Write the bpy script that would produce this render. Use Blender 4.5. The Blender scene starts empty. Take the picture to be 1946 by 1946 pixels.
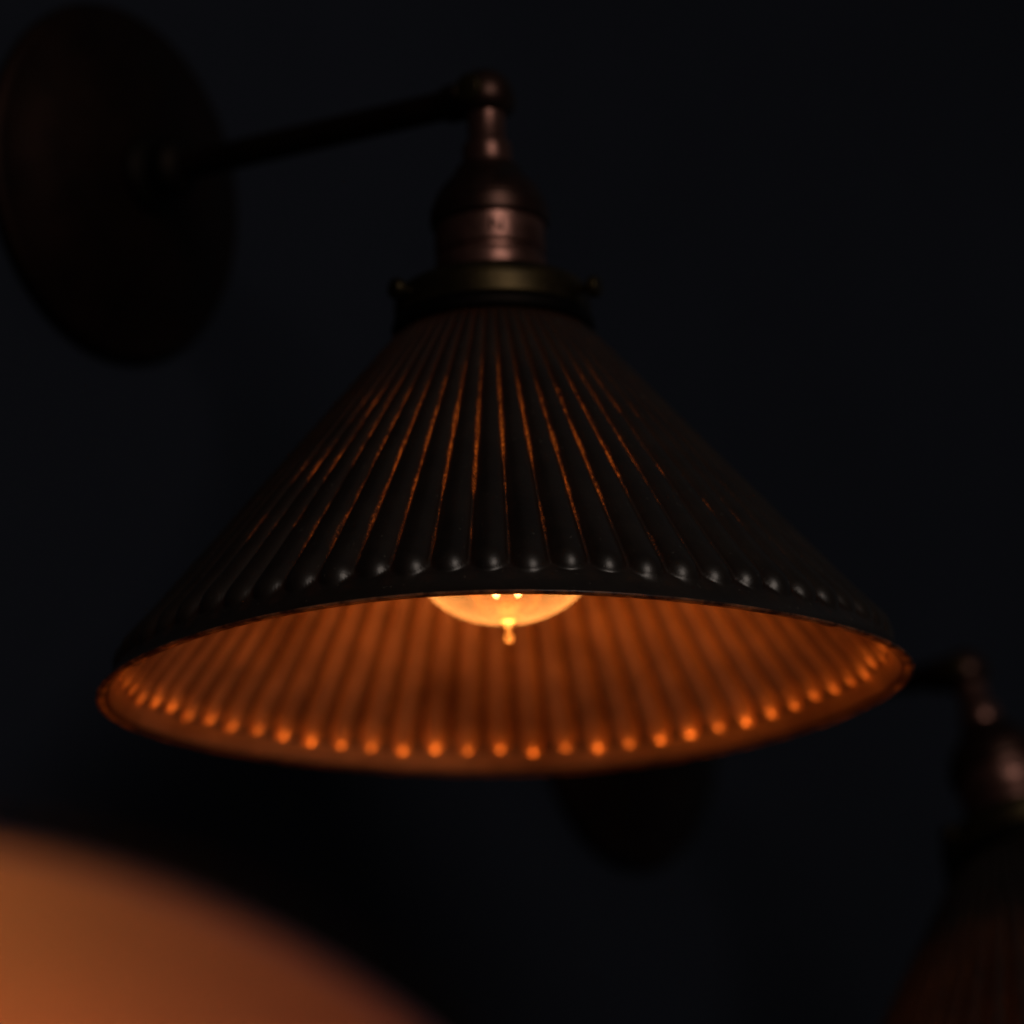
import bpy, bmesh, math, random
from mathutils import Vector, Matrix, Euler

random.seed(7)
scene = bpy.context.scene
C = scene.collection
PI = math.pi

# ------------------------------------------------------------------ camera
Z0 = 1.75                      # height of the main shade's mouth above the floor
cam_d = bpy.data.cameras.new('camera')
cam = bpy.data.objects.new('camera', cam_d)
C.objects.link(cam)
scene.camera = cam
cam.location = (0.68546, -0.90388, Z0 - 0.20811)
cr = Vector((0.80524787, 0.59264415, 0.01867588))
cu = Vector((0.12171703, -0.19604382, 0.97301171))
cf = Vector((-0.58031098, 0.78124243, 0.22999875))
cam.rotation_euler = Matrix((cr, cu, -cf)).transposed().to_euler()
cam_d.sensor_width = 24.0
cam_d.lens = 7000 / 1946 * 24.0
cam_d.clip_start = 0.05
cam_d.clip_end = 50
cam_d.dof.use_dof = True
cam_d.dof.focus_distance = 1.045
cam_d.dof.aperture_fstop = 3.7
cam_d.dof.aperture_blades = 9

# ------------------------------------------------------------------ world, room light, exposure
w = bpy.data.worlds.new('World')
scene.world = w
w.use_nodes = True
bg = w.node_tree.nodes['Background']
bg.inputs['Color'].default_value = (0.90, 0.93, 1.0, 1)
bg.inputs['Strength'].default_value = 0.022

ld = bpy.data.lights.new('room_window_light', 'AREA')
ld.shape = 'DISK'
ld.size = 1.15
ld.energy = 11.0
ld.color = (1.0, 0.93, 0.88)
lo = bpy.data.objects.new('room_window_light', ld)
C.objects.link(lo)
lo.location = (2.05, -1.35, Z0 + 1.05)
lo.rotation_euler = (Vector((0, 0, Z0 + 0.1)) - lo.location).to_track_quat('-Z', 'Y').to_euler()

scene.view_settings.view_transform = 'Standard'
scene.view_settings.look = 'None'
scene.view_settings.gamma = 1
scene.view_settings.exposure = 0
scene.view_settings.use_curve_mapping = False
scene.render.engine = 'CYCLES'
scene.cycles.use_denoising = True
scene.cycles.sample_clamp_indirect = 3
scene.cycles.max_bounces = 10
scene.cycles.transparent_max_bounces = 16
scene.cycles.caustics_reflective = True


# ------------------------------------------------------------------ materials
def mat(name):
    m = bpy.data.materials.new(name)
    m.use_nodes = True
    nt = m.node_tree
    nt.nodes.clear()
    out = nt.nodes.new('ShaderNodeOutputMaterial')
    return m, nt, out


def N(nt, t, **kw):
    n = nt.nodes.new(t)
    for k, v in kw.items():
        if k.startswith('i_'):
            n.inputs[k[2:].replace('_', ' ')].default_value = v
        else:
            setattr(n, k, v)
    return n


def noise(nt, scale, detail=3, rough=0.55, coord=None):
    t = nt.nodes.new('ShaderNodeTexNoise')
    t.inputs['Scale'].default_value = scale
    t.inputs['Detail'].default_value = detail
    t.inputs['Roughness'].default_value = rough
    if coord:
        nt.links.new(coord, t.inputs['Vector'])
    return t


def ramp(nt, fac, p0, p1, c0=(0, 0, 0, 1), c1=(1, 1, 1, 1)):
    r = nt.nodes.new('ShaderNodeValToRGB')
    r.color_ramp.elements[0].position = p0
    r.color_ramp.elements[1].position = p1
    r.color_ramp.elements[0].color = c0
    r.color_ramp.elements[1].color = c1
    nt.links.new(fac, r.inputs['Fac'])
    return r


def mth(nt, op, a, b=None, clamp=False):
    n = nt.nodes.new('ShaderNodeMath')
    n.operation = op
    n.use_clamp = clamp
    for i, v in enumerate((a, b)):
        if v is None:
            continue
        if isinstance(v, (int, float)):
            n.inputs[i].default_value = v
        else:
            nt.links.new(v, n.inputs[i])
    return n.outputs[0]


def metal(name, c0, c1, rough0, rough1, scale=60, bump=0.15):
    """aged metal: blotchy tarnish between two tones, uneven polish"""
    m, nt, out = mat(name)
    tc = nt.nodes.new('ShaderNodeTexCoord')
    n1 = noise(nt, scale, 5, 0.65, tc.outputs['Object'])
    n2 = noise(nt, scale * 9, 4, 0.6, tc.outputs['Object'])
    p = N(nt, 'ShaderNodeBsdfPrincipled', i_Metallic=0.9)
    cr_ = ramp(nt, n1.outputs['Fac'], 0.32, 0.7, (*c0, 1), (*c1, 1))
    nt.links.new(cr_.outputs[0], p.inputs['Base Color'])
    rr = nt.nodes.new('ShaderNodeMapRange')
    rr.inputs['To Min'].default_value = rough0
    rr.inputs['To Max'].default_value = rough1
    nt.links.new(n1.outputs['Fac'], rr.inputs['Value'])
    nt.links.new(rr.outputs[0], p.inputs['Roughness'])
    b = N(nt, 'ShaderNodeBump', i_Strength=bump, i_Distance=0.0006)
    nt.links.new(n2.outputs['Fac'], b.inputs['Height'])
    nt.links.new(b.outputs[0], p.inputs['Normal'])
    nt.links.new(p.outputs[0], out.inputs[0])
    return m


M = {}
M['bronze'] = metal('dark_bronze', (0.011, 0.0042, 0.0026), (0.024, 0.0090, 0.0052), 0.48, 0.65, 40)
M['copper'] = metal('aged_copper', (0.10, 0.041, 0.029), (0.34, 0.15, 0.11), 0.26, 0.42, 60)
M['brass'] = metal('tarnished_brass', (0.026, 0.017, 0.0065), (0.080, 0.051, 0.020), 0.36, 0.5, 60)
M['dark_copper'] = metal('dimmed_copper', (0.030, 0.014, 0.010), (0.09, 0.040, 0.028), 0.3, 0.45, 60)  # darker copper copy; dimness of the upward-facing cap is put into the colour
M['hub'] = metal('rough_bronze', (0.005, 0.003, 0.002), (0.012, 0.007, 0.004), 0.5, 0.65, 40)  # darker, rougher bronze for the hub and fitter ring
M['mark'] = metal('stamped_mark', (0.01, 0.006, 0.005), (0.02, 0.012, 0.01), 0.6, 0.8, 90)


def wall_material():
    m, nt, out = mat('navy_wall_paint')
    tc = nt.nodes.new('ShaderNodeTexCoord')
    n1 = noise(nt, 3.5, 4, 0.6, tc.outputs['Object'])
    n2 = noise(nt, 260, 3, 0.6, tc.outputs['Object'])
    p = N(nt, 'ShaderNodeBsdfPrincipled')
    r = ramp(nt, n1.outputs['Fac'], 0.3, 0.72, (0.0103, 0.0121, 0.0192, 1), (0.0152, 0.0175, 0.0268, 1))
    nt.links.new(r.outputs[0], p.inputs['Base Color'])
    p.inputs['Roughness'].default_value = 0.75
    p.inputs['Specular IOR Level'].default_value = 0.25
    b = N(nt, 'ShaderNodeBump', i_Strength=0.25, i_Distance=0.001)
    nt.links.new(n2.outputs['Fac'], b.inputs['Height'])
    nt.links.new(b.outputs[0], p.inputs['Normal'])
    nt.links.new(p.outputs[0], out.inputs[0])
    return m


M['wall'] = wall_material()


def shade_outer():
    """black paint over glass, rubbed thin along the valleys between the ribs"""
    m, nt, out = mat('shade_black_paint')
    tc = nt.nodes.new('ShaderNodeTexCoord')
    at = N(nt, 'ShaderNodeAttribute', attribute_name='valley')
    al = N(nt, 'ShaderNodeAttribute', attribute_name='along')
    p = N(nt, 'ShaderNodeBsdfPrincipled')
    n1 = noise(nt, 55, 5, 0.65, tc.outputs['Object'])
    r = ramp(nt, n1.outputs['Fac'], 0.3, 0.75, (0.0075, 0.0043, 0.0026, 1), (0.020, 0.0118, 0.0072, 1))
    nd = noise(nt, 700, 2, 0.5, tc.outputs['Object'])
    dust = ramp(nt, nd.outputs['Fac'], 0.70, 0.80)
    dm = N(nt, 'ShaderNodeMix', data_type='RGBA')
    nt.links.new(dust.outputs[0], dm.inputs['Factor'])
    nt.links.new(r.outputs[0], dm.inputs['A'])
    dm.inputs['B'].default_value = (0.10, 0.08, 0.06, 1)
    nt.links.new(dm.outputs['Result'], p.inputs['Base Color'])
    rr = nt.nodes.new('ShaderNodeMapRange')
    rr.inputs['To Min'].default_value = 0.29
    rr.inputs['To Max'].default_value = 0.42
    nt.links.new(n1.outputs['Fac'], rr.inputs['Value'])
    nt.links.new(rr.outputs[0], p.inputs['Roughness'])
    n3 = noise(nt, 900, 3, 0.6, tc.outputs['Object'])
    b = N(nt, 'ShaderNodeBump', i_Strength=0.12, i_Distance=0.0004)
    nt.links.new(n3.outputs['Fac'], b.inputs['Height'])
    nt.links.new(b.outputs[0], p.inputs['Normal'])
    p.inputs['Specular IOR Level'].default_value = 0.65
    p.inputs['Specular Tint'].default_value = (1.0, 0.9, 0.82, 1)
    # wear and glow mask: narrow along the valley, broken by speckle and by larger patches
    sp = noise(nt, 1350, 3, 0.75, tc.outputs['Object'])
    pt = noise(nt, 38, 3, 0.6, tc.outputs['Object'])
    spk = ramp(nt, sp.outputs['Fac'], 0.50, 0.58)
    v = mth(nt, 'ADD', at.outputs['Fac'], mth(nt, 'MULTIPLY', mth(nt, 'SUBTRACT', pt.outputs['Fac'], 0.5), 0.85))
    vm = ramp(nt, v, 0.88, 1.10)
    am = ramp(nt, al.outputs['Fac'], 0.20, 0.62)  # fades by height: the glow's mid-cone peak is painted into the mask
    a2 = ramp(nt, al.outputs['Fac'], 0.72, 0.96, (1, 1, 1, 1), (0, 0, 0, 1))
    mask = mth(nt, 'MULTIPLY', vm.outputs[0], spk.outputs[0])
    mask = mth(nt, 'MULTIPLY', mask, am.outputs[0])
    mask = mth(nt, 'MULTIPLY', mask, a2.outputs[0])
    # thin paint everywhere lets a trace of light through
    mask = mth(nt, 'ADD', mth(nt, 'MULTIPLY', mask, 0.46), 0.004, True)
    tr = N(nt, 'ShaderNodeBsdfTranslucent')
    tr.inputs['Color'].default_value = (1.0, 0.80, 0.48, 1)
    mx = nt.nodes.new('ShaderNodeMixShader')
    nt.links.new(mask, mx.inputs[0])
    nt.links.new(p.outputs[0], mx.inputs[1])
    nt.links.new(tr.outputs[0], mx.inputs[2])
    nt.links.new(mx.outputs[0], out.inputs[0])
    return m


def shade_inner():
    """mirror backing seen through the glass from inside: warm silver, spotted with age"""
    m, nt, out = mat('shade_silvered_inside')
    tc = nt.nodes.new('ShaderNodeTexCoord')
    n1 = noise(nt, 42, 5, 0.65, tc.outputs['Object'])
    n2 = noise(nt, 14, 3, 0.6, tc.outputs['Object'])
    p = N(nt, 'ShaderNodeBsdfPrincipled', i_Metallic=0.85)
    mix = mth(nt, 'MULTIPLY', mth(nt, 'ADD', n1.outputs['Fac'], n2.outputs['Fac']), 0.5)
    r = ramp(nt, mix, 0.34, 0.66, (0.40, 0.20, 0.085, 1), (0.86, 0.50, 0.25, 1))
    nt.links.new(r.outputs[0], p.inputs['Base Color'])
    rr = nt.nodes.new('ShaderNodeMapRange')
    rr.inputs['To Min'].default_value = 0.28
    rr.inputs['To Max'].default_value = 0.45
    nt.links.new(n1.outputs['Fac'], rr.inputs['Value'])
    nt.links.new(rr.outputs[0], p.inputs['Roughness'])
    b = N(nt, 'ShaderNodeBump', i_Strength=0.2, i_Distance=0.0008)
    n4 = noise(nt, 180, 3, 0.6, tc.outputs['Object'])
    nt.links.new(n4.outputs['Fac'], b.inputs['Height'])
    nt.links.new(b.outputs[0], p.inputs['Normal'])
    at = N(nt, 'ShaderNodeAttribute', attribute_name='valley')
    vm = ramp(nt, at.outputs['Fac'], 0.50, 1.0, (0.02, 0.02, 0.02, 1), (0.62, 0.62, 0.62, 1))
    t = N(nt, 'ShaderNodeBsdfTransparent')
    t.inputs['Color'].default_value = (1.0, 0.75, 0.5, 1)
    mx = nt.nodes.new('ShaderNodeMixShader')
    nt.links.new(vm.outputs[0], mx.inputs[0])
    nt.links.new(p.outputs[0], mx.inputs[1])
    nt.links.new(t.outputs[0], mx.inputs[2])
    nt.links.new(mx.outputs[0], out.inputs[0])
    return m


def shade_enamel():
    """plain satin lining of a smooth shade"""
    m, nt, out = mat('shade_satin_lining')
    tc = nt.nodes.new('ShaderNodeTexCoord')
    n1 = noise(nt, 22, 4, 0.6, tc.outputs['Object'])
    p = N(nt, 'ShaderNodeBsdfPrincipled')
    r = ramp(nt, n1.outputs['Fac'], 0.3, 0.7, (0.24, 0.112, 0.145, 1), (0.32, 0.152, 0.19, 1))
    nt.links.new(r.outputs[0], p.inputs['Base Color'])
    p.inputs['Roughness'].default_value = 0.55
    nt.links.new(p.outputs[0], out.inputs[0])
    return m


def shade_rim():
    """bare glass edge of the mouth with chipped paint"""
    m, nt, out = mat('shade_glass_edge')
    tc = nt.nodes.new('ShaderNodeTexCoord')
    n1 = noise(nt, 140, 4, 0.65, tc.outputs['Object'])
    p = N(nt, 'ShaderNodeBsdfPrincipled')
    r = ramp(nt, n1.outputs['Fac'], 0.44, 0.60, (0.018, 0.011, 0.008, 1), (0.17, 0.09, 0.055, 1))
    nt.links.new(r.outputs[0], p.inputs['Base Color'])
    p.inputs['Roughness'].default_value = 0.3
    tl = N(nt, 'ShaderNodeBsdfTranslucent')
    tl.inputs['Color'].default_value = (1.0, 0.72, 0.45, 1)
    k = ramp(nt, n1.outputs['Fac'], 0.40, 0.62, (0.08, 0.08, 0.08, 1), (0.55, 0.55, 0.55, 1))
    mx = N(nt, 'ShaderNodeMixShader')
    nt.links.new(k.outputs[0], mx.inputs[0])
    nt.links.new(p.outputs[0], mx.inputs[1])
    nt.links.new(tl.outputs[0], mx.inputs[2])
    nt.links.new(mx.outputs[0], out.inputs[0])
    return m


def bulb_glass():
    """thin clear glass with a faint smoky bloom that catches the filament's light"""
    m, nt, out = mat('bulb_glass')
    tc = nt.nodes.new('ShaderNodeTexCoord')
    n1 = noise(nt, 70, 4, 0.6, tc.outputs['Object'])
    tr = N(nt, 'ShaderNodeBsdfTransparent')
    tr.inputs['Color'].default_value = (1.0, 0.86, 0.66, 1)
    tl = N(nt, 'ShaderNodeBsdfTranslucent')
    tl.inputs['Color'].default_value = (1.0, 0.93, 0.80, 1)
    f = nt.nodes.new('ShaderNodeMapRange')
    f.inputs['To Min'].default_value = 0.065
    f.inputs['To Max'].default_value = 0.14
    nt.links.new(n1.outputs['Fac'], f.inputs['Value'])
    m1 = nt.nodes.new('ShaderNodeMixShader')
    lw = N(nt, 'ShaderNodeLayerWeight', i_Blend=0.5)
    path = mth(nt, 'ADD', mth(nt, 'MULTIPLY', mth(nt, 'POWER', lw.outputs['Facing'], 3.0), 2.2), 0.30)
    nt.links.new(mth(nt, 'MULTIPLY', f.outputs[0], path, True), m1.inputs[0])
    nt.links.new(tr.outputs[0], m1.inputs[1])
    nt.links.new(tl.outputs[0], m1.inputs[2])
    gl = N(nt, 'ShaderNodeBsdfGlossy')
    gl.inputs['Roughness'].default_value = 0.06
    fr = N(nt, 'ShaderNodeFresnel')
    fr.inputs['IOR'].default_value = 1.45
    m2 = nt.nodes.new('ShaderNodeMixShader')
    nt.links.new(fr.outputs[0], m2.inputs[0])
    nt.links.new(m1.outputs[0], m2.inputs[1])
    nt.links.new(gl.outputs[0], m2.inputs[2])
    nt.links.new(m2.outputs[0], out.inputs[0])
    return m


def tip_glass():
    m, nt, out = mat('bulb_tip_glass')
    tl = N(nt, 'ShaderNodeBsdfTranslucent')
    tl.inputs['Color'].default_value = (1.0, 0.9, 0.7, 1)
    tr = N(nt, 'ShaderNodeBsdfTransparent')
    tr.inputs['Color'].default_value = (1.0, 0.95, 0.85, 1)
    mx = N(nt, 'ShaderNodeMixShader')
    mx.inputs[0].default_value = 0.45
    nt.links.new(tl.outputs[0], mx.inputs[1])
    nt.links.new(tr.outputs[0], mx.inputs[2])
    gl = N(nt, 'ShaderNodeBsdfGlossy')
    gl.inputs['Roughness'].default_value = 0.1
    m2 = N(nt, 'ShaderNodeMixShader')
    m2.inputs[0].default_value = 0.06
    nt.links.new(mx.outputs[0], m2.inputs[1])
    nt.links.new(gl.outputs[0], m2.inputs[2])
    nt.links.new(m2.outputs[0], out.inputs[0])
    return m


def emit(name, col, s):
    m, nt, out = mat(name)
    e = N(nt, 'ShaderNodeEmission')
    e.inputs['Color'].default_value = (*col, 1)
    e.inputs['Strength'].default_value = s
    nt.links.new(e.outputs[0], out.inputs[0])
    return m


M['outer'] = shade_outer()
M['inner'] = shade_inner()
M['rim'] = shade_rim()
M['enamel'] = shade_enamel()
M['matte'] = metal('matte_black_steel', (0.003, 0.0025, 0.002), (0.006, 0.005, 0.004), 0.7, 0.85, 40)
M['glass'] = bulb_glass()
M['tip'] = tip_glass()
M['filament'] = emit('glowing_filament', (1.0, 0.50, 0.17), 22.0)


# ------------------------------------------------------------------ mesh helpers (head parts: local origin at the knuckle, -z runs down the lamp)
def mesh_from(name, verts, faces, mats, smooth=True, fmat=None):
    me = bpy.data.meshes.new(name)
    me.from_pydata(verts, [], faces)
    for m_ in mats:
        me.materials.append(m_)
    if smooth:
        me.polygons.foreach_set('use_smooth', [True] * len(me.polygons))
    if fmat:
        me.polygons.foreach_set('material_index', fmat)
    me.update()
    return me


def smooth_profile(pts, sub=4, corner=()):
    """Catmull-Rom through (r, s) points; indices in corner stay sharp (doubled)"""
    out = []
    n = len(pts)
    for i in range(n - 1):
        p0 = pts[max(i - 1, 0)] if i not in corner else pts[i]
        p1, p2 = pts[i], pts[i + 1]
        p3 = pts[min(i + 2, n - 1)] if (i + 1) not in corner else pts[i + 1]
        for k in range(sub):
            t = k / sub
            q = []
            for a, b, c, d in zip(p0, p1, p2, p3):
                q.append(0.5 * (2 * b + (c - a) * t + (2 * a - 5 * b + 4 * c - d) * t * t + (3 * b - a - 3 * c + d) * t ** 3))
            out.append(tuple(q))
    out.append(pts[-1])
    return out


def lathe(name, prof, material, seg=64, axis='z', cap=True):
    """prof: (radius, distance down the axis)"""
    V, F = [], []
    for r, s in prof:
        for k in range(seg):
            a = 2 * PI * k / seg
            if axis == 'z':
                V.append((r * math.cos(a), r * math.sin(a), -s))
            else:                                  # along +x
                V.append((s, r * math.cos(a), r * math.sin(a)))
    n = len(prof)
    for i in range(n - 1):
        for k in range(seg):
            k2 = (k + 1) % seg
            F.append((i * seg + k, (i + 1) * seg + k, (i + 1) * seg + k2, i * seg + k2))
    if cap:
        F.append(tuple(reversed(range(seg))) if axis == 'z' else tuple(range(seg)))
        F.append(tuple((n - 1) * seg + k for k in range(seg)) if axis == 'z' else tuple(reversed([(n - 1) * seg + k for k in range(seg)])))
    me = mesh_from(name, V, F, [material])
    bm = bmesh.new()
    bm.from_mesh(me)
    bmesh.ops.recalc_face_normals(bm, faces=bm.faces)
    for e in bm.edges:
        if len(e.link_faces) == 2 and e.calc_face_angle(0) > math.radians(35):
            e.smooth = False
    bm.to_mesh(me)
    bm.free()
    return me


NR = 65
RIB0 = -PI / 2 + 5.2233 * 2 * PI / NR      # a bead's angle round the main shade
SPAN = 0.1987                              # knuckle to mouth


def shade_mesh(ribbed=True):
    seg_per = 16 if ribbed else 2
    nt_ = NR * seg_per
    # base profile (r, s): neck inside the holder, straight cone, smooth band, lip
    s_a, r_a = 0.0815, 0.0295
    s_b, r_b = 0.1913, 0.1201          # where the rib beads end
    rows = [(0.0275, 0.0745), (0.0278, 0.079)]
    nc = 46
    for i in range(nc + 1):
        t = i / nc
        rows.append((r_a + (r_b - r_a) * t, s_a + (s_b - s_a) * t))
    slope = Vector((r_b - r_a, s_b - s_a)).normalized()
    # dense rows around the bead end
    L = math.hypot(r_b - r_a, s_b - s_a)
    band = [(0.1207, 0.1923), (0.1216, 0.1938), (0.1228, 0.1957), (0.1242, 0.1971), (0.1252, 0.1980)]
    dense = []
    for i in range(1, 24):
        t = 1 - 0.0028 * i
        dense.append(t)
    rows = rows[:2]
    ts = [i / nc for i in range(nc + 1) if i / nc < 0.935] + sorted(dense) + [1.0]
    tpar = [-1, -1] + ts + [2] * len(band)
    rows += [(r_a + (r_b - r_a) * t, s_a + (s_b - s_a) * t) for t in ts] + band
    nrm = Vector((slope.y, -slope.x))  # outward normal in (r, s): out and up
    V, val, alo = [], [], []

    def warp(a, s):
        k = max(0.0, (s - s_a) / (SPAN - s_a)) ** 2
        dr = k * (8.5e-5 * math.cos(2 * a) + 9.2e-4 * math.sin(2 * a))
        dz = k * (-3.5e-5 * math.cos(2 * a) + 2.5e-4 * math.sin(2 * a) - 1.19e-3 * math.cos(3 * a) + 4.0e-4 * math.sin(3 * a))
        return dr, dz

    rnd = random.Random(3)
    ribj = [(rnd.uniform(-0.0009, 0.0009), rnd.uniform(0.92, 1.07)) for _ in range(NR)]

    def rib_h(j, x, t, pitch, w_=0.0068):
        """height of rib over the cone surface, x in -1..1 across the rib"""
        A = 0.26 * pitch * ribj[j][1]
        d_end = (1.0 - t) * L + ribj[j][0]       # metres to the bead's end
        y = max(0.0, 1 - d_end / w_)
        q = max(0.0, 1 - x * x - y * y)
        u = min(1.0, max(0.0, 1 - (d_end - w_) / 0.014))
        return A * q ** 0.80 * (1 + 0.16 * u * u * (3 - 2 * u))

    TH = 0.0024
    n = len(rows)
    for side in (0, 1):                          # 0 outer, 1 inner
        for (r, s), t in zip(rows, tpar):
            for k in range(nt_):
                j, kk = divmod(k, seg_per)
                x = 2 * kk / seg_per - 1         # -1 valley .. 0 crest .. 1 valley
                a = RIB0 + (j - 0.5 + kk / seg_per) * 2 * PI / NR
                h = 0.0
                if ribbed and 0 <= t <= 1:
                    pitch = 2 * PI * r / NR
                    h = rib_h(j, x, t, pitch, 0.0108 if side else 0.0068) * min(1.0, t / 0.04 if t < 0.04 else 1.0)
                    if side:
                        h = h * 1.08
                off = h - (TH if side else 0.0)
                nn = nrm if t <= 1 else Vector((0.93, -0.37))
                dr, dz = warp(a, s)
                rr_ = r + nn.x * off + dr
                ss = s + nn.y * off
                V.append((rr_ * math.cos(a), rr_ * math.sin(a), -ss + dz))
                val.append((abs(x) if t < 0.999 else (0.78 if s > 0.1965 else 0.0)) if ribbed and t >= 0 else 0.0)
                alo.append(min(max(t, 0), 1) if t <= 1 else 1.0)
    base = len(V)
    # lip: two rings under the mouth
    ro, so = rows[-1]
    lip = [(ro + 0.00045, SPAN - 0.0005), (ro + 0.0003, SPAN + 0.0000), (ro - 0.0008, SPAN + 0.0003), (ro - 0.0022, SPAN + 0.0000)]
    for (r, s) in lip:
        for k in range(nt_):
            a = RIB0 + (k / seg_per - 0.5) * 2 * PI / NR
            dr, dz = warp(a, s)
            # tiny chips in the ground edge
            ch = 0.00022 * max(0.0, math.sin(a * 37 + 2) * math.sin(a * 91) - 0.45)
            V.append(((r + dr) * math.cos(a), (r + dr) * math.sin(a), -s + dz + ch))
            val.append(0)
            alo.append(1)
    F, fm = [], []

    def strip(A, B, flip, m_):
        for k in range(nt_):
            k2 = (k + 1) % nt_
            f = (A + k, B + k, B + k2, A + k2)
            F.append(f if not flip else f[::-1])
            fm.append(m_)
    for i in range(n - 1):
        strip(i * nt_, (i + 1) * nt_, False, 0)
        strip((n + i) * nt_, (n + i + 1) * nt_, True, 1)
    strip((n - 1) * nt_, base, False, 2)
    strip(base, base + nt_, False, 2)
    strip(base + nt_, base + 2 * nt_, False, 2)
    strip(base + nt_ * 2, base + 3 * nt_, False, 2)
    strip(base + 3 * nt_, (2 * n - 1) * nt_, False, 1)
    strip(n * nt_, 0, False, 2)                  # top edge inside the holder
    me = mesh_from('lamp_shade', V, F, [M['outer'], M['inner'], M['rim']] if ribbed else [M['matte'], M['enamel'], M['matte']], True, fm)
    for nm, d in (('valley', val), ('along', alo)):
        at = me.attributes.new(nm, 'FLOAT', 'POINT')
        at.data.foreach_set('value', d)
    bm = bmesh.new()
    bm.from_mesh(me)
    for e in bm.edges:
        if len(e.link_faces) == 2 and {f.material_index for f in e.link_faces} == {0, 2}:
            e.smooth = False
    bm.to_mesh(me)
    bm.free()
    return me


def tube_mesh(name, pts, r, material, seg=8):
    V, F = [], []
    pts = [Vector(p) for p in pts]
    n = len(pts)
    up = Vector((0.3, 0.9, 0.2)).normalized()
    for i, p in enumerate(pts):
        t = (pts[min(i + 1, n - 1)] - pts[max(i - 1, 0)]).normalized()
        u = t.cross(up).normalized()
        v = t.cross(u)
        for k in range(seg):
            a = 2 * PI * k / seg
            V.append(tuple(p + r * (math.cos(a) * u + math.sin(a) * v)))
    for i in range(n - 1):
        for k in range(seg):
            k2 = (k + 1) % seg
            F.append((i * seg + k, (i + 1) * seg + k, (i + 1) * seg + k2, i * seg + k2))
    F.append(tuple(range(seg)))
    F.append(tuple((n - 1) * seg + k for k in reversed(range(seg))))
    return mesh_from(name, V, F, [material])


ARM = 0.1641           # wall to knuckle
ME = {}
# backplate on the wall (axis along +x, origin at the wall)
ME['backplate'] = lathe('backplate', smooth_profile(
    [(0.0616, 0.0), (0.0630, 0.0012), (0.0633, 0.0035), (0.0615, 0.0055), (0.0575, 0.0066), (0.0520, 0.0085), (0.0420, 0.0125),
     (0.0300, 0.0160), (0.0200, 0.0180), (0.0140, 0.0187)], 4), M['bronze'], 96, 'x')
ME['hub'] = lathe('hub', smooth_profile(
    [(0.0135, 0.0180), (0.0138, 0.0205), (0.0120, 0.0225), (0.0096, 0.0235), (0.0092, 0.0275), (0.0104, 0.0295), (0.0100, 0.0325), (0.0068, 0.0350), (0.0052, 0.0355)], 4),
    M['hub'], 48, 'x')
ME['arm'] = lathe('arm', [(0.0049, 0.030), (0.0049, ARM - 0.0155), (0.0062, ARM - 0.0150), (0.0064, ARM - 0.0088), (0.0058, ARM - 0.0082), (0.0050, ARM - 0.005)], M['bronze'], 32, 'x')
# knuckle: a rounded barrel, origin at its centre
ME['knuckle'] = lathe('knuckle', smooth_profile(
    [(0.0006, -0.0086), (0.0040, -0.0079), (0.0072, -0.0056), (0.0091, -0.0016), (0.0092, 0.0024), (0.0080, 0.0052), (0.0066, 0.0064), (0.0060, 0.0070)], 4), M['dark_copper'], 48)


def pivot_mesh():
    V = smooth_profile([(0.0040, -0.0104), (0.0046, -0.0100), (0.0048, -0.0084), (0.0048, 0.0084), (0.0046, 0.0100), (0.0040, 0.0104)], 2)
    me = lathe('pivot_screw', V, M['brass'], 24, 'x')
    me.transform(Matrix.Rotation(PI / 2, 4, 'Z'))
    return me


ME['pivot_screw'] = pivot_mesh()
ME['stem'] = lathe('stem', [(0.0061, 0.0060), (0.0061, 0.0158), (0.0064, 0.0164), (0.0076, 0.0170), (0.0079, 0.0178), (0.0080, 0.0240), (0.0076, 0.0247), (0.0070, 0.0250)], M['copper'], 48)
ME['socket_cap'] = lathe('socket_cap', smooth_profile(
    [(0.0070, 0.0247), (0.0098, 0.0250), (0.0106, 0.0262), (0.0112, 0.0276), (0.0135, 0.0302), (0.0162, 0.0335), (0.0180, 0.0375), (0.0184, 0.0393), (0.0190, 0.0400),
     (0.0191, 0.0440), (0.0186, 0.0452), (0.0176, 0.0456)], 4, (7, 8)), M['dark_copper'], 64)
ME['socket_shell'] = lathe('socket_shell', [(0.0172, 0.0452), (0.0178, 0.0458), (0.0179, 0.0545), (0.0177, 0.0552), (0.0170, 0.0558), (0.0170, 0.0566), (0.0177, 0.0572),
                                            (0.0180, 0.0580), (0.0180, 0.0640), (0.0174, 0.0650)], M['copper'], 64)
ME['shade_holder'] = lathe('shade_holder', smooth_profile(
    [(0.0150, 0.0640), (0.0185, 0.0636), (0.0235, 0.0646), (0.0280, 0.0662), (0.0304, 0.0680), (0.0313, 0.0704), (0.0314, 0.0730), (0.0313, 0.0766), (0.0308, 0.0772),
     (0.0296, 0.0772), (0.0296, 0.0700), (0.0270, 0.0676), (0.0200, 0.0660), (0.0150, 0.0655)], 4), M['brass'], 96, cap=False)
ME['fitter_ring'] = lathe('fitter_ring', smooth_profile(
    [(0.0300, 0.0774), (0.0312, 0.0776), (0.0322, 0.0786), (0.0325, 0.0802), (0.0322, 0.0818), (0.0312, 0.0826), (0.0300, 0.0820), (0.0294, 0.0800), (0.0296, 0.0780), (0.0300, 0.0774)], 4),
    M['hub'], 96, cap=False)


def screw_mesh():
    p = [(0.0014, 0.0), (0.0014, 0.0040), (0.0030, 0.0043), (0.0034, 0.0048), (0.0034, 0.0068), (0.0030, 0.0074), (0.0008, 0.0077)]
    return lathe('thumb_screw', p, M['brass'], 20, 'x')


ME['thumb_screw'] = screw_mesh()
ME['lamp_shade'] = shade_mesh()
ME['plain_shade'] = shade_mesh(False)
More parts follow.
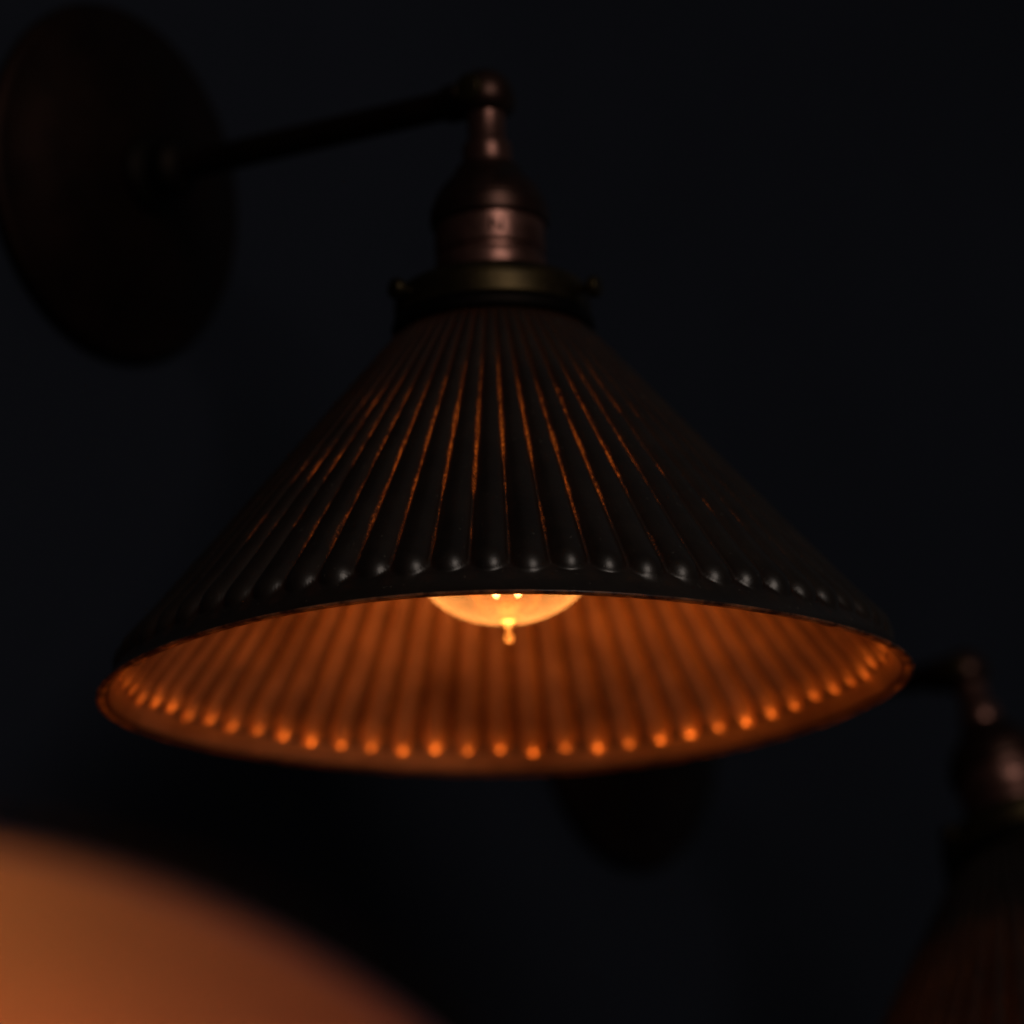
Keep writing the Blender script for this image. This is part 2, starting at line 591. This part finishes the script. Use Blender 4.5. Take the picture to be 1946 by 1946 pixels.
# bulb: r, height above the mouth plane -> s
bp = [(0.0132, 0.1115), (0.0140, 0.104), (0.0175, 0.092), (0.0232, 0.078), (0.0282, 0.064), (0.0302, 0.052), (0.0294, 0.0430), (0.0268, 0.0362), (0.0232, 0.0312),
      (0.0188, 0.0276), (0.0130, 0.0248), (0.0080, 0.0235), (0.0045, 0.0229), (0.0030, 0.0222)]
ME['bulb'] = lathe('bulb', smooth_profile([(r, SPAN - z) for r, z in bp], 4), M['glass'], 72, cap=False)
tp = [(0.0024, 0.0228), (0.0014, 0.0220), (0.0010, 0.0211), (0.0008, 0.0200), (0.0009, 0.0190), (0.0014, 0.0181), (0.0016, 0.0174), (0.0014, 0.0166),
      (0.0008, 0.0161), (0.0002, 0.0159)]
ME['glass_tip'] = lathe('glass_tip', smooth_profile([(r, SPAN - z) for r, z in tp], 3), M['tip'], 24)
ME['bulb_base'] = lathe('bulb_base', [(0.0128, SPAN - 0.131), (0.0136, SPAN - 0.129), (0.0128, SPAN - 0.126), (0.0136, SPAN - 0.123), (0.0128, SPAN - 0.120),
                                      (0.0136, SPAN - 0.117), (0.0132, SPAN - 0.111)], M['brass'], 32)


def filament_pts():
    out = []
    loops = [(-0.5, 0.0035), (0.5, 0.0035)]
    P = []
    # a squirrel-cage wire: hangs down, turns and climbs again, four strands
    zt, zb = 0.078, 0.0330
    order = [(-0.010, 0.002, zt), (-0.0078, 0.0, 0.052), (-0.0040, -0.0015, zb), (-0.0030, -0.0017, zb), (-0.0012, -0.001, 0.052), (0.0, 0.0, zt),
             (0.0012, -0.001, 0.052), (0.0030, -0.0017, zb), (0.0040, -0.0015, zb), (0.0078, 0.0, 0.052), (0.010, 0.002, zt)]
    cols = [(x, y, -(SPAN - z)) for x, y, z in order]
    pts = smooth_profile(cols, 8)
    return pts


# turn the wire so that its loops lie across the view
fil = [Matrix.Rotation(0.64, 3, 'Z') @ Vector(p) for p in filament_pts()]
ME['filament'] = tube_mesh('filament', fil, 0.00035, M['filament'])
ME['glass_stem'] = lathe('glass_stem', smooth_profile([(0.0090, SPAN - 0.110), (0.0050, SPAN - 0.102), (0.0032, SPAN - 0.092), (0.0030, SPAN - 0.082), (0.0036, SPAN - 0.078), (0.0010, SPAN - 0.0765)], 3), M['tip'], 20)


def mark_mesh():
    """faint stamped mark on the shell: an N, wrapped round the barrel"""
    V, F = [], []
    R_ = 0.01802
    a0 = math.atan2(-0.90388, 0.68546) + 0.10

    def bar(p, q, wd):
        d = Vector((q[0] - p[0], q[1] - p[1]))
        nrm = Vector((-d.y, d.x)).normalized() * wd / 2
        n = 6
        b = len(V)
        for i in range(n + 1):
            t = i / n
            for sg in (1, -1):
                for rad in (R_, R_ - 0.0006):
                    x = p[0] + d.x * t + nrm.x * sg
                    y = p[1] + d.y * t + nrm.y * sg
                    a = a0 + x / R_
                    V.append((rad * math.cos(a), rad * math.sin(a), -y))
        for i in range(n):
            o = b + 4 * i
            F.extend([(o, o + 4, o + 6, o + 2), (o, o + 1, o + 5, o + 4), (o + 2, o + 6, o + 7, o + 3)])
    h0, h1 = 0.0486, 0.0526
    bar((-0.0018, h1), (-0.0018, h0), 0.0007)
    bar((-0.0018, h0), (0.0018, h1), 0.0007)
    bar((0.0018, h1), (0.0018, h0), 0.0007)
    return mesh_from('stamped_mark', V, F, [M['mark']], False)


ME['stamped_mark'] = mark_mesh()

# ------------------------------------------------------------------ the wall
def make_wall():
    bm = bmesh.new()
    x = -ARM
    bmesh.ops.create_cube(bm, size=1)
    for v in bm.verts:
        v.co = Vector((x - 0.06 + v.co.x * 0.12, 0.6 + v.co.y * 5.2, 1.5 + v.co.z * 3.0))
    me = bpy.data.meshes.new('wall')
    bm.to_mesh(me)
    bm.free()
    me.materials.append(M['wall'])
    o = bpy.data.objects.new('wall', me)
    C.objects.link(o)
    o['kind'] = 'structure'
    o['label'] = 'dark navy painted wall behind the lamps'
    return o


make_wall()


# ------------------------------------------------------------------ the sconces
def child(name, parent, matrix=None, mesh=None):
    o = bpy.data.objects.new(name, ME[mesh or name])
    C.objects.link(o)
    o.parent = parent
    if matrix is not None:
        o.matrix_local = matrix
    return o


def wall_sconce(y, z, tilt, swing, label, watts, spin=0.0, shade='lamp_shade', size=1.0, yaw=0.0):
    """Empty on the wall at the backplate's centre; the head hangs from the knuckle, tilted out (tilt) and sideways (swing)"""
    root = bpy.data.objects.new('wall_sconce', None)
    root.empty_display_size = 0.05
    C.objects.link(root)
    root.location = (-ARM, y, z)
    root['label'] = label
    root['category'] = 'wall lamp'
    root['group'] = 'cone shade wall lamps mounted on the navy wall'
    bpk = child('backplate', root)
    Y = Matrix.Rotation(yaw, 4, 'Z')
    child('hub', bpk)
    child('arm', root, Matrix.Translation((0.03, 0, 0)) @ Y @ Matrix.Translation((-0.03, 0, 0)))
    K = Matrix.Translation(Vector((0.03, 0, 0)) + Y @ Vector((ARM - 0.03, 0, 0)))
    d = Vector((math.sin(tilt) * math.cos(swing), math.sin(swing), -math.cos(tilt) * math.cos(swing)))
    zax = -d
    xax = (Vector((0, 1, 0)).cross(zax)).normalized()
    yax = zax.cross(xax)
    Rm = Matrix((xax, yax, zax)).transposed().to_4x4()
    H = K @ Rm @ Matrix.Scale(size, 4)
    kn = child('knuckle', root, H)
    child('pivot_screw', kn)
    child('stem', root, H)
    child('socket_cap', root, H)
    sh = child('socket_shell', root, H)
    child('stamped_mark', sh)
    ho = child('shade_holder', root, H)
    child('fitter_ring', ho)
    base = math.atan2(0.90388, -0.68546)
    for q in range(3):
        child('thumb_screw', ho, Matrix.Rotation(base + 0.05 + q * 2 * PI / 3, 4, 'Z') @ Matrix.Translation((0.0302, 0, -0.0720)))
    child('lamp_shade', root, H @ Matrix.Rotation(spin, 4, 'Z'), shade)
    lean = Matrix.Translation((0, 0, -0.06)) @ Matrix.Rotation(0.014, 4, Vector((0.60, -0.80, 0))) @ Matrix.Translation((0, 0, 0.06))
    bu = child('bulb', root, H @ lean)
    child('glass_tip', bu)
    child('filament', bu)
    child('glass_stem', bu)
    child('bulb_base', bu)
    l = bpy.data.lights.new('bulb_light', 'POINT')
    l.energy = watts
    l.color = (1.0, 0.34, 0.075)
    l.shadow_soft_size = 0.007
    lo_ = bpy.data.objects.new('bulb_light', l)
    C.objects.link(lo_)
    lo_.parent = bu
    lo_.location = (0, 0, -(SPAN - 0.052))
    return root


wall_sconce(0.0, Z0 + 0.1987, 0.065, 0.0, 'dark wall lamp in sharp focus, its bulb tip showing under the ribbed shade', 0.52)
wall_sconce(0.3205, Z0 + 0.0595, 0.39, -0.08, 'blurred wall lamp cut off at the right edge, its copper socket slanting down', 0.006, 0.02, yaw=-0.065)
wall_sconce(-0.3000, Z0 - 0.161, 1.033, -0.60, 'blurred smooth shade glowing orange inside, cut off by the bottom left corner', 0.30, 0.0, 'plain_shade', 1.4)
